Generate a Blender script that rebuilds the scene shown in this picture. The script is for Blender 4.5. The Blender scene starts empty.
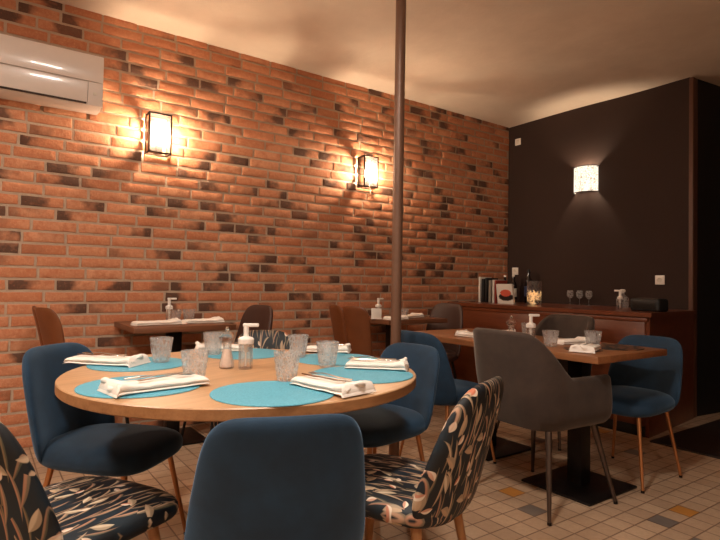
import bpy, bmesh, math, random
from mathutils import Vector, Matrix, noise
random.seed(7)
PI = math.pi
SC = bpy.context.scene
COL = SC.collection

# ------------------------------------------------------------------ materials
def lin(c):
    return tuple((x / 255 / 12.92) if x / 255 <= .04045 else ((x / 255 + .055) / 1.055) ** 2.4 for x in c)

class NT:
    def __init__(s, name):
        s.m = bpy.data.materials.new(name); s.m.use_nodes = True
        s.t = s.m.node_tree; s.t.nodes.clear()
        s.out = s.n('ShaderNodeOutputMaterial')
    def n(s, typ, **kw):
        nd = s.t.nodes.new(typ)
        for k, v in kw.items(): setattr(nd, k, v)
        return nd
    def l(s, a, b): s.t.links.new(a, b)
    def setin(s, sock, v):
        if hasattr(v, 'is_output'): s.l(v, sock)
        elif isinstance(v, (tuple, list)) and len(v) == 3 and sock.type == 'RGBA': sock.default_value = (*v, 1)
        else: sock.default_value = v
    def math(s, op, a, b=None, c=None, clamp=False):
        nd = s.n('ShaderNodeMath', operation=op); nd.use_clamp = clamp
        s.setin(nd.inputs[0], a)
        if b is not None: s.setin(nd.inputs[1], b)
        if c is not None: s.setin(nd.inputs[2], c)
        return nd.outputs[0]
    def vmath(s, op, a, b=None):
        nd = s.n('ShaderNodeVectorMath', operation=op)
        s.setin(nd.inputs[0], a)
        if b is not None: s.setin(nd.inputs[1], b)
        return nd.outputs[0]
    def mix(s, f, a, b):
        nd = s.n('ShaderNodeMix', data_type='RGBA')
        s.setin(nd.inputs[0], f); s.setin(nd.inputs[6], a); s.setin(nd.inputs[7], b)
        return nd.outputs[2]
    def ramp(s, f, lo, hi, a=0.0, b=1.0):
        nd = s.n('ShaderNodeMapRange'); nd.clamp = True
        s.setin(nd.inputs[0], f); s.setin(nd.inputs[1], lo); s.setin(nd.inputs[2], hi)
        nd.inputs[3].default_value = a; nd.inputs[4].default_value = b
        return nd.outputs[0]
    def noise(s, vec, scale, detail=3, rough=.55):
        nd = s.n('ShaderNodeTexNoise'); nd.inputs['Scale'].default_value = scale
        nd.inputs['Detail'].default_value = detail; nd.inputs['Roughness'].default_value = rough
        if vec is not None: s.l(vec, nd.inputs['Vector'])
        return nd.outputs['Fac']
    def obj(s, scale=(1, 1, 1), rot=(0, 0, 0)):
        tc = s.n('ShaderNodeTexCoord'); mp = s.n('ShaderNodeMapping')
        mp.inputs['Scale'].default_value = scale; mp.inputs['Rotation'].default_value = rot
        s.l(tc.outputs['Object'], mp.inputs['Vector']); return mp.outputs[0]
    def bump(s, h, strength=.3, dist=.01):
        nd = s.n('ShaderNodeBump'); nd.inputs['Strength'].default_value = strength
        nd.inputs['Distance'].default_value = dist; s.l(h, nd.inputs['Height']); return nd.outputs[0]
    def bsdf(s, color, rough=.5, metal=0, normal=None, **kw):
        b = s.n('ShaderNodeBsdfPrincipled')
        s.setin(b.inputs['Base Color'], color); s.setin(b.inputs['Roughness'], rough)
        b.inputs['Metallic'].default_value = metal
        if normal is not None: s.l(normal, b.inputs['Normal'])
        for k, v in kw.items(): s.setin(b.inputs[k.replace('_', ' ')], v)
        s.l(b.outputs[0], s.out.inputs[0]); return b

def simple(name, rgb, rough=.5, metal=0, vary=.12, scale=30, bump=.1, **kw):
    t = NT(name); c = lin(rgb); v = t.obj()
    f = t.noise(v, scale)
    col = t.mix(f, tuple(x * (1 - vary) for x in c), tuple(min(1, x * (1 + vary)) for x in c))
    t.bsdf(col, rough, metal, t.bump(f, bump, .003), **kw)
    return t.m

def wood(name, a, b, rough=.4, axis=0, scale=6, coat=0.0):
    t = NT(name)
    sc = [14, 14, 14]; sc[axis] = 1.1
    v = t.obj(tuple(sc))
    f1 = t.noise(v, scale * .35, 6, .65); f2 = t.noise(v, scale * 2.2, 3)
    f = t.ramp(t.math('ADD', t.math('MULTIPLY', f1, .7), t.math('MULTIPLY', f2, .3)), .32, .68)
    t.bsdf(t.mix(f, lin(a), lin(b)), rough, 0, t.bump(f2, .12, .002), Coat_Weight=coat, Coat_Roughness=.2)
    return t.m

def velvet(name, rgb, sheen=.35, vary=.25, sr=(.6, .75, .9)):
    t = NT(name); c = lin(rgb)
    f = t.ramp(t.noise(t.obj(), 7, 3, .6), .35, .65)
    fine = t.noise(t.obj(), 260, 2)
    col = t.mix(f, tuple(x * (1 - vary) for x in c), tuple(x * (1 + vary) for x in c))
    t.bsdf(col, .85, 0, t.bump(fine, .25, .001), Sheen_Weight=sheen, Sheen_Roughness=.4, Sheen_Tint=(*sr, 1))
    return t.m

def clear_glass(name, tint=(1, 1, 1), rough=.0, ior=1.45, facet=0, glint=.02):
    t = NT(name)
    if facet:
        vo = t.n('ShaderNodeTexVoronoi', feature='DISTANCE_TO_EDGE'); vo.inputs['Scale'].default_value = facet
        t.l(t.obj((1, 1, .7)), vo.inputs['Vector']); nrm = t.bump(t.ramp(vo.outputs['Distance'], 0, .25), .8, .003)
    else: nrm = t.bump(t.noise(t.obj(), 90, 2), .02, .001)
    b = t.bsdf(tint, rough, 0, nrm, Transmission_Weight=1.0, IOR=ior)
    tr = t.n('ShaderNodeBsdfTransparent'); m1 = t.n('ShaderNodeMixShader'); m1.inputs[0].default_value = .62
    t.l(b.outputs[0], m1.inputs[1]); t.l(tr.outputs[0], m1.inputs[2])
    df = t.n('ShaderNodeBsdfTranslucent'); dd = t.n('ShaderNodeBsdfDiffuse'); a = t.n('ShaderNodeMixShader'); t.l(df.outputs[0], a.inputs[1]); t.l(dd.outputs[0], a.inputs[2])
    m2 = t.n('ShaderNodeMixShader'); m2.inputs[0].default_value = glint
    if facet: t.l(t.ramp(vo.outputs['Distance'], .03, .15, .30, glint), m2.inputs[0])  # facet edges mixed whiter: sparkle painted into the glass
    t.l(m1.outputs[0], m2.inputs[1]); t.l(a.outputs[0], m2.inputs[2]); t.l(m2.outputs[0], t.out.inputs[0])
    return t.m

def pane_glass(name, refl=.12, tint=(1, 1, 1)):
    t = NT(name)
    tr = t.n('ShaderNodeBsdfTransparent'); tr.inputs[0].default_value = (*tint, 1)
    gl = t.n('ShaderNodeBsdfGlossy'); gl.inputs['Roughness'].default_value = .05
    fr = t.n('ShaderNodeFresnel'); fr.inputs[0].default_value = 1.45
    mx = t.n('ShaderNodeMixShader'); t.l(t.math('ADD', fr.outputs[0], refl - .04), mx.inputs[0])
    tl = t.n('ShaderNodeBsdfTranslucent'); m2 = t.n('ShaderNodeMixShader'); m2.inputs[0].default_value = .05
    t.l(tr.outputs[0], m2.inputs[1]); t.l(tl.outputs[0], m2.inputs[2])
    t.l(m2.outputs[0], mx.inputs[1]); t.l(gl.outputs[0], mx.inputs[2]); t.l(mx.outputs[0], t.out.inputs[0])
    return t.m

def emit(name, rgb, strength):
    t = NT(name); e = t.n('ShaderNodeEmission'); e.inputs[0].default_value = (*rgb, 1); e.inputs[1].default_value = strength
    t.l(e.outputs[0], t.out.inputs[0]); return t.m

def mat_brick():
    t = NT('brick')
    at = lambda nm: t.n('ShaderNodeAttribute', attribute_name=nm)
    r1 = at('r1').outputs['Fac']; r2 = at('r2').outputs['Fac']; bu = at('bu').outputs['Fac']; isb = at('isb').outputs['Fac']
    v = t.obj()
    big = t.noise(v, 7, 3); fine = t.noise(v, 70, 4, .7); med = t.noise(v, 24, 4, .65)
    base = t.mix(r1, lin((190, 120, 82)), lin((212, 150, 112)))
    base = t.mix(t.ramp(med, .35, .7), base, lin((184, 112, 76)))
    base = t.mix(t.math('MULTIPLY', t.ramp(fine, .5, .75), .45), base, lin((224, 168, 128)))
    # flamed dark ends on roughly a third of the bricks
    sel = t.ramp(r2, .54, .70)
    edge = t.math('ADD', bu, t.math('MULTIPLY', t.math('SUBTRACT', big, .5), 2.0))
    patch = t.ramp(edge, .68, .24)
    dark = t.math('MULTIPLY', sel, patch)
    dark = t.math('MULTIPLY', dark, t.ramp(fine, .25, .45, .65, 1))
    base = t.mix(t.math('MULTIPLY', dark, .9), base, lin((72, 50, 40)))
    mortar = t.mix(med, lin((170, 144, 122)), lin((198, 174, 150)))
    col = t.mix(isb, mortar, base)
    h = t.math('ADD', fine, t.math('MULTIPLY', med, 1.2))
    t.bsdf(col, .88, 0, t.bump(h, .55, .006))
    return t.m

def mat_tiles():
    t = NT('floor tiles'); P = .105
    tc = t.n('ShaderNodeTexCoord'); sp = t.n('ShaderNodeSeparateXYZ'); t.l(tc.outputs['Object'], sp.inputs[0])
    u = t.math('DIVIDE', t.math('ADD', sp.outputs[0], 10 * P * 10 - 2.415), P)
    w = t.math('DIVIDE', t.math('ADD', sp.outputs[1], 10 * P * 10 - 1.84), P)
    iu = t.math('FLOOR', u); iw = t.math('FLOOR', w)
    fu = t.math('FRACT', u); fw = t.math('FRACT', w)
    d = lambda f: t.math('MINIMUM', f, t.math('SUBTRACT', 1, f))
    e = t.math('MINIMUM', d(fu), d(fw))
    grout = t.ramp(e, .018, .045, 1, 0)
    cb = t.n('ShaderNodeCombineXYZ'); t.l(iu, cb.inputs[0]); t.l(iw, cb.inputs[1])
    wn = t.n('ShaderNodeTexWhiteNoise', noise_dimensions='2D'); t.l(cb.outputs[0], wn.inputs['Vector'])
    sc = t.n('ShaderNodeSeparateColor'); t.l(wn.outputs['Color'], sc.inputs[0])
    v = t.obj(); n1 = t.noise(v, 45, 4, .7); n2 = t.noise(v, 5, 2)
    base = t.mix(sc.outputs[0], lin((178, 146, 118)), lin((198, 166, 136)))
    base = t.mix(t.math('MULTIPLY', t.ramp(n1, .35, .7), .35), base, lin((150, 118, 92)))
    def cell(x, y):
        return t.math('MULTIPLY', t.math('COMPARE', iu, float(100 + x), .1), t.math('COMPARE', iw, float(100 + y), .1))
    def anyof(lst, rnd):
        s = rnd
        for x, y in lst: s = t.math('MAXIMUM', s, cell(x, y))
        return s
    orange = anyof([(-1, 0), (4, -6)], t.math('GREATER_THAN', sc.outputs[1], .993))
    grey = anyof([(11, 0), (2, -6)], t.math('GREATER_THAN', sc.outputs[2], .9965))
    base = t.mix(orange, base, lin((186, 124, 58)))
    base = t.mix(grey, base, lin((112, 100, 92)))
    col = t.mix(t.math('MULTIPLY', grout, .75), base, lin((96, 66, 48)))
    h = t.math('ADD', t.math('MULTIPLY', grout, -1), t.math('MULTIPLY', n1, .15))
    t.bsdf(col, t.ramp(n2, .3, .7, .38, .55), 0, t.bump(h, .5, .003))
    return t.m

def mat_plaster(name, a, b, bs=.35, sc=2.2):
    t = NT(name); v = t.obj()
    n1 = t.noise(v, sc, 5, .6); n2 = t.noise(v, 28, 4, .6)
    t.bsdf(t.mix(t.ramp(n1, .3, .7), lin(a), lin(b)), .85, 0, t.bump(t.math('ADD', n1, t.math('MULTIPLY', n2, .08)), bs, .03))
    return t.m

def mat_floral():
    t = NT('floral fabric')
    uv = t.n('ShaderNodeTexCoord').outputs['UV']
    col = lin((9, 12, 16))
    nv = t.noise(uv, 9, 2)
    col = t.mix(t.ramp(nv, .42, .62), col, lin((14, 30, 40)))
    def layer(col, scale, stretch, off, w, L, colors, tilt, thr, spread=1.2):
        mp = t.n('ShaderNodeMapping'); mp.inputs['Location'].default_value = off
        mp.inputs['Rotation'].default_value = (0, 0, tilt)
        mp.inputs['Scale'].default_value = (scale, scale * stretch, 1); t.l(uv, mp.inputs['Vector'])
        vo = t.n('ShaderNodeTexVoronoi', voronoi_dimensions='2D'); vo.inputs['Scale'].default_value = 1
        vo.inputs['Randomness'].default_value = .9
        t.l(mp.outputs[0], vo.inputs['Vector'])
        dlt = t.vmath('SUBTRACT', mp.outputs[0], vo.outputs['Position'])
        s = t.n('ShaderNodeSeparateXYZ'); t.l(dlt, s.inputs[0])
        rc = t.n('ShaderNodeSeparateColor'); t.l(vo.outputs['Color'], rc.inputs[0])
        ang = t.math('MULTIPLY', t.math('SUBTRACT', rc.outputs[0], .5), spread)
        ca = t.math('COSINE', ang); sa = t.math('SINE', ang)
        x, y = s.outputs[0], s.outputs[1]
        lx = t.math('ADD', t.math('MULTIPLY', x, ca), t.math('MULTIPLY', y, sa))
        ly = t.math('SUBTRACT', t.math('MULTIPLY', y, ca), t.math('MULTIPLY', x, sa))
        lx = t.math('ADD', lx, t.math('MULTIPLY', t.math('MULTIPLY', ly, ly), 0.55))   # bent blade
        yy = t.math('DIVIDE', ly, L)
        prof = t.math('MULTIPLY', t.math('SUBTRACT', 1, t.math('MULTIPLY', yy, yy)), w)
        m = t.ramp(t.math('SUBTRACT', prof, t.math('ABSOLUTE', lx)), 0, .03)
        m = t.math('MULTIPLY', m, t.math('LESS_THAN', rc.outputs[1], thr))
        c = t.mix(rc.outputs[2], lin(colors[0]), lin(colors[1]))
        # lighter half of each blade, darker vein
        c = t.mix(t.ramp(lx, -.02, .03), c, lin(colors[2]))
        return t.mix(m, col, c)
    L1 = ((120, 104, 74), (150, 112, 88), (74, 74, 58))
    L2 = ((196, 172, 140), (170, 118, 92), (118, 104, 84))
    L3 = ((206, 188, 160), (176, 138, 104), (160, 138, 112))
    col = layer(col, 27, .34, (0, 0, 0), .085, .60, L1, .35, 1.0)
    col = layer(col, 25, .34, (3.3, 1.2, 0), .085, .62, L2, -.45, .9)
    col = layer(col, 23, .38, (7.1, 4.7, 0), .10, .60, L2, .15, .8)
    col = layer(col, 20, .60, (1.7, 9.2, 0), .17, .42, L3, -.3, .5, 2.4)
    col = layer(col, 24, .70, (5.7, 2.9, 0), .16, .30, ((184, 104, 72), (214, 190, 164), (224, 204, 182)), .8, .2, 3)
    fine = t.noise(t.obj(), 300, 2)
    t.bsdf(col, .6, 0, t.bump(fine, .2, .001))
    return t.m

def mat_mat():
    t = NT('woven turquoise'); v = t.obj()
    ln = t.n('ShaderNodeVectorMath', operation='LENGTH'); t.l(v, ln.inputs[0])
    ring = t.math('SINE', t.math('MULTIPLY', ln.outputs['Value'], 1400))
    n = t.noise(v, 160, 3, .7)
    f = t.math('ADD', t.math('MULTIPLY', ring, .25), n)
    t.bsdf(t.mix(t.ramp(f, .3, .8), lin((58, 134, 156)), lin((106, 180, 200))), .7, 0, t.bump(f, .5, .0015))
    return t.m

def mat_swirl():
    t = NT('black openwork'); v = t.obj()
    vo = t.n('ShaderNodeTexVoronoi', feature='DISTANCE_TO_EDGE'); vo.inputs['Scale'].default_value = 16; t.l(v, vo.inputs['Vector'])
    m = t.ramp(vo.outputs['Distance'], .1, .14)
    t.bsdf(t.mix(m, lin((20, 16, 15)), lin((120, 78, 54))), .5)
    return t.m

def mat_shade():
    t = NT('lit glass mosaic'); v = t.obj()
    vo = t.n('ShaderNodeTexVoronoi', feature='DISTANCE_TO_EDGE'); vo.inputs['Scale'].default_value = 55; t.l(v, vo.inputs['Vector'])
    m = t.ramp(vo.outputs['Distance'], .02, .10)
    e = t.n('ShaderNodeEmission'); t.l(t.mix(m, (.10, .05, .02), (1.0, .86, .66)), e.inputs[0]); e.inputs[1].default_value = 1.5
    b = t.n('ShaderNodeBsdfGlossy'); b.inputs['Roughness'].default_value = .15
    a = t.n('ShaderNodeAddShader'); t.l(e.outputs[0], a.inputs[0]); t.l(b.outputs[0], a.inputs[1])
    b.inputs[0].default_value = (.15, .15, .15, 1)
    t.l(a.outputs[0], t.out.inputs[0]); return t.m

def mat_cover():
    t = NT('book cover'); tc = t.n('ShaderNodeTexCoord'); s = t.n('ShaderNodeSeparateXYZ'); t.l(tc.outputs['UV'], s.inputs[0])
    x, y = s.outputs[0], s.outputs[1]
    n = t.noise(tc.outputs['UV'], 60, 3)
    def blob(cx, cy, rx, ry, col, c):
        dx = t.math('DIVIDE', t.math('SUBTRACT', x, cx), rx); dy = t.math('DIVIDE', t.math('SUBTRACT', y, cy), ry)
        r = t.math('ADD', t.math('ADD', t.math('MULTIPLY', dx, dx), t.math('MULTIPLY', dy, dy)), t.math('SUBTRACT', n, .5))
        return t.mix(t.ramp(r, .9, 1.1, 1, 0), col, c)
    col = lin((206, 196, 188))
    col = blob(.01, -.03, .075, .04, col, lin((40, 32, 30)))
    col = blob(.01, .01, .055, .035, col, lin((190, 84, 66)))
    t.bsdf(col, .35); return t.m

MT = {}
def setup_materials():
    M = MT
    M['brick'] = mat_brick(); M['tiles'] = mat_tiles()
    M['ceiling'] = mat_plaster('ceiling plaster', (212, 190, 170), (226, 206, 186))
    M['plain'] = mat_plaster('plain wall paint', (190, 170, 150), (202, 182, 160), .1)
    M['darkwall'] = mat_plaster('dark brown paint', (42, 22, 13), (46, 25, 15), .08)
    M['black'] = simple('black paint', (20, 16, 15), .6)
    M['darkfloor'] = simple('dark stone floor', (44, 32, 28), .5, scale=12)
    M['trimwood'] = simple('brown corner strip', (92, 58, 42), .5)
    M['oak'] = wood('oak table top', (166, 122, 84), (200, 156, 114), .38, 0)
    M['oak_edge'] = wood('oak table edge', (150, 100, 60), (186, 134, 88), .45, 0, 4)
    M['walnut'] = wood('brown table wood', (122, 76, 46), (158, 104, 66), .35, 1)
    M['darkwood'] = wood('dark wall table wood', (96, 58, 38), (132, 84, 56), .4, 0)
    M['mahogany'] = wood('mahogany', (86, 40, 21), (114, 58, 31), .32, 1, 4, .3)
    M['navy'] = velvet('navy velvet', (18, 46, 68), sr=(.4, .65, .95))
    M['grey'] = velvet('grey brown suede', (60, 46, 38), .25, .2, (.9, .8, .7))
    M['brownleather'] = simple('dark brown leather', (66, 42, 34), .5, scale=12)
    M['tan'] = simple('tan leather', (112, 62, 32), .42, scale=10, vary=.25)
    M['floral'] = mat_floral()
    M['gold'] = simple('brushed brass', (190, 130, 84), .35, .8, .05)
    M['beech'] = wood('beech leg', (150, 100, 58), (178, 124, 76), .45, 2)
    M['iron'] = simple('dark iron', (34, 28, 26), .4, .6)
    M['gunmetal'] = simple('gunmetal leg', (92, 78, 70), .3, .8)
    M['pole'] = simple('painted brown pole', (116, 84, 66), .38, .2, scale=20)
    M['mat'] = mat_mat(); M['swirl'] = mat_swirl()
    M['cloth'] = simple('white napkin cloth', (238, 226, 214), .85, 0, .04, 60, .25)
    M['steel'] = simple('cutlery steel', (200, 190, 180), .22, 1, .04)
    M['glass'] = clear_glass('tumbler glass', facet=62)
    M['clear'] = clear_glass('clear glass')
    M['acrylic'] = clear_glass('acrylic', (.98, .97, .95))
    M['salt'] = simple('pink salt', (240, 206, 188), .6, 0, .3, 220, .5)
    M['gel'] = clear_glass('soap gel', (.95, .97, .98), .03, 1.34)
    M['white'] = simple('white plastic', (232, 222, 212), .35, 0, .02)
    M['acwhite'] = simple('air conditioner white', (222, 208, 198), .22, 0, .02, Coat_Weight=.4)
    M['gap'] = simple('dark gap', (50, 34, 28), .7)
    M['lantern'] = simple('lantern metal', (58, 42, 32), .4, .7)
    M['pane'] = pane_glass('lantern pane')
    M['bulb'] = emit('warm bulb', (1.0, .77, .53), 880)
    M['sconcebulb'] = emit('sconce bulb', (1.0, .78, .55), 620)
    M['shade'] = mat_shade()
    M['lampdisc'] = emit('ceiling lamp diffuser', (1.0, .90, .79), 180)
    M['paper'] = simple('paper', (214, 204, 190), .7)
    M['bookblack'] = simple('black book cloth', (28, 26, 28), .5)
    M['bookgrey'] = simple('grey book cover', (120, 108, 98), .5)
    M['bookred'] = simple('red book cover', (150, 52, 40), .5)
    M['bookwhite'] = simple('white book spine', (216, 206, 196), .5)
    M['cover'] = mat_cover()
    M['winebottle'] = simple('black bottle glass', (16, 14, 18), .12, 0, .02, Coat_Weight=.5)
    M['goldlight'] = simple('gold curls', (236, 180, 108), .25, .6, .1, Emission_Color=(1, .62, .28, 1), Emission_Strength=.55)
    M['bottlelabel'] = simple('dark blue label', (46, 52, 82), .5)
setup_materials()

# ------------------------------------------------------------------ mesh builder
class MB:
    def __init__(s): s.v = []; s.f = []; s.uv = {}; s.mi = []; s.m = 0; s.attrs = {}
    def add(s, vs, fs, uvs=None):
        o = len(s.v); s.v += [Vector(p) for p in vs]
        if uvs:
            for i, u in enumerate(uvs): s.uv[o + i] = u
        for f in fs: s.f.append([o + i for i in f]); s.mi.append(s.m)
        return o
    def box(s, c, d, bevel=.003, rot=None, seg=2):
        bm = bmesh.new(); bmesh.ops.create_cube(bm, size=1)
        for v in bm.verts: v.co = Vector((v.co.x * d[0], v.co.y * d[1], v.co.z * d[2]))
        if bevel: bmesh.ops.bevel(bm, geom=list(bm.edges), offset=min(bevel, min(d) * .45), segments=seg, profile=.5, affect='EDGES')
        R = rot or Matrix.Identity(3)
        bm.verts.index_update()
        s.add([R @ v.co + Vector(c) for v in bm.verts], [[v.index for v in f.verts] for f in bm.faces]); bm.free(); return s
    def tube(s, pts, rad, n=12, cap=True):
        pts = [Vector(p) for p in pts]
        if not hasattr(rad, '__len__'): rad = [rad] * len(pts)
        rings = []; ref = None
        for i, p in enumerate(pts):
            d = (pts[min(i + 1, len(pts) - 1)] - pts[max(i - 1, 0)]).normalized()
            if ref is None: ref = d.orthogonal().normalized()
            ref = (ref - d * ref.dot(d)).normalized(); b = d.cross(ref)
            rings.append([p + (ref * math.cos(2 * PI * k / n) + b * math.sin(2 * PI * k / n)) * rad[i] for k in range(n)])
        vs = [q for r in rings for q in r]
        fs = [[i * n + k, i * n + (k + 1) % n, (i + 1) * n + (k + 1) % n, (i + 1) * n + k] for i in range(len(pts) - 1) for k in range(n)]
        if cap: fs += [list(range(n))[::-1], [(len(pts) - 1) * n + k for k in range(n)]]
        s.add(vs, fs); return s
    def lathe(s, prof, n=32, c=(0, 0, 0), rfun=None, closed=False):
        """prof: list of (r, z); rfun(angle, z) scales r."""
        c = Vector(c); vs = []; idx = []
        for r, z in prof:
            if r < 1e-6: idx.append([len(vs)] * n); vs.append(c + Vector((0, 0, z)))
            else:
                idx.append(list(range(len(vs), len(vs) + n)))
                for k in range(n):
                    a = 2 * PI * k / n; q = r * (rfun(a, z, r) if rfun else 1)
                    vs.append(c + Vector((q * math.cos(a), q * math.sin(a), z)))
        fs = []
        for i in range(len(prof) - 1):
            for k in range(n):
                f = [idx[i][k], idx[i][(k + 1) % n], idx[i + 1][(k + 1) % n], idx[i + 1][k]]
                g = []
                for x in f:
                    if x not in g: g.append(x)
                if len(g) > 2: fs.append(g)
        s.add(vs, fs); return s
    def pillow(s, outline, T, warp, rings=9, n=48, p=6.0, q=2.0):
        """closed cushion: outline(angle)->(a,b); thickness T; warp(a,b,t)->Vector"""
        vs = []; uvs = []
        for side in (1, -1):
            for i in range(rings):
                r = (1 - (1 - i / rings) ** 1.0) if i else 0
                r = math.sin(i / rings * PI / 2) ** .8
                h = T / 2 * (1 - r ** p) ** (1 / q)
                for k in range(n):
                    a, b = outline(2 * PI * k / n)
                    vs.append(warp(a * r, b * r, side * h)); uvs.append((a * r, b * r))
        for k in range(n):
            a, b = outline(2 * PI * k / n); vs.append(warp(a, b, 0)); uvs.append((a, b))
        fs = []; rim = 2 * rings * n
        for sd in (0, 1):
            o = sd * rings * n
            for i in range(rings):
                for k in range(n):
                    k2 = (k + 1) % n
                    A, B = o + i * n + k, o + i * n + k2
                    C_, D = (o + (i + 1) * n + k2, o + (i + 1) * n + k) if i < rings - 1 else (rim + k2, rim + k)
                    f = [A, B, C_, D] if sd else [D, C_, B, A]
                    fs.append(f)
        o = s.add(vs, fs, uvs)
        # weld the centre rings
        return s
    def build(s, name, mat, parent=None, smooth=True, angle=40, mats=None, weld=True):
        me = bpy.data.meshes.new(name)
        me.from_pydata([tuple(v) for v in s.v], [], s.f)
        for m in ([mat] if not mats else mats): me.materials.append(MT[m])
        if mats: me.polygons.foreach_set('material_index', s.mi)
        if s.uv:
            l = me.uv_layers.new(name='UVMap')
            for lp in me.loops: l.data[lp.index].uv = s.uv.get(lp.vertex_index, (0, 0))
        for nm, vals in s.attrs.items():
            a = me.attributes.new(nm, 'FLOAT', 'POINT'); a.data.foreach_set('value', vals)
        bm = bmesh.new(); bm.from_mesh(me)
        if weld and not s.attrs: bmesh.ops.remove_doubles(bm, verts=bm.verts, dist=1e-5)
        bmesh.ops.recalc_face_normals(bm, faces=bm.faces)
        bm.to_mesh(me); bm.free()
        if smooth:
            for p in me.polygons: p.use_smooth = True
            try: me.set_sharp_from_angle(angle=math.radians(angle))
            except Exception: pass
        o = bpy.data.objects.new(name, me); COL.objects.link(o)
        if parent: o.parent = parent
        return o

def tag(o, label, cat, group=None, kind=None):
    o['label'] = label; o['category'] = cat
    if group: o['group'] = group
    if kind: o['kind'] = kind
    return o
def struct(o): o['kind'] = 'structure'; return o
def thing(name, label, cat, loc=(0, 0, 0), rotz=0, group=None):
    o = bpy.data.objects.new(name, None); COL.objects.link(o); o.empty_display_size = .1
    o.location = loc; o.rotation_euler = (0, 0, rotz); return tag(o, label, cat, group)
def dup(root, loc, rotz, label, group=None):
    def cp(o, par):
        c = o.copy(); COL.objects.link(c)
        if par is not None: c.parent = par
        for ch in [x for x in ALL if x.parent == o]: cp(ch, c)
        return c
    ALL = list(bpy.data.objects)
    r = cp(root, None); r.location = loc; r.rotation_euler = (0, 0, rotz); r['label'] = label
    if group: r['group'] = group
    return r

def superel(rx, ry, n=3.5):
    def f(a):
        c, s_ = math.cos(a), math.sin(a)
        return (rx * math.copysign(abs(c) ** (2 / n), c), ry * math.copysign(abs(s_) ** (2 / n), s_))
    return f

# ------------------------------------------------------------------ room
YB, XD, HC = 4.10, 5.00, 2.93
X0, Y0, X1 = -2.2, -2.6, 8.0

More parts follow.
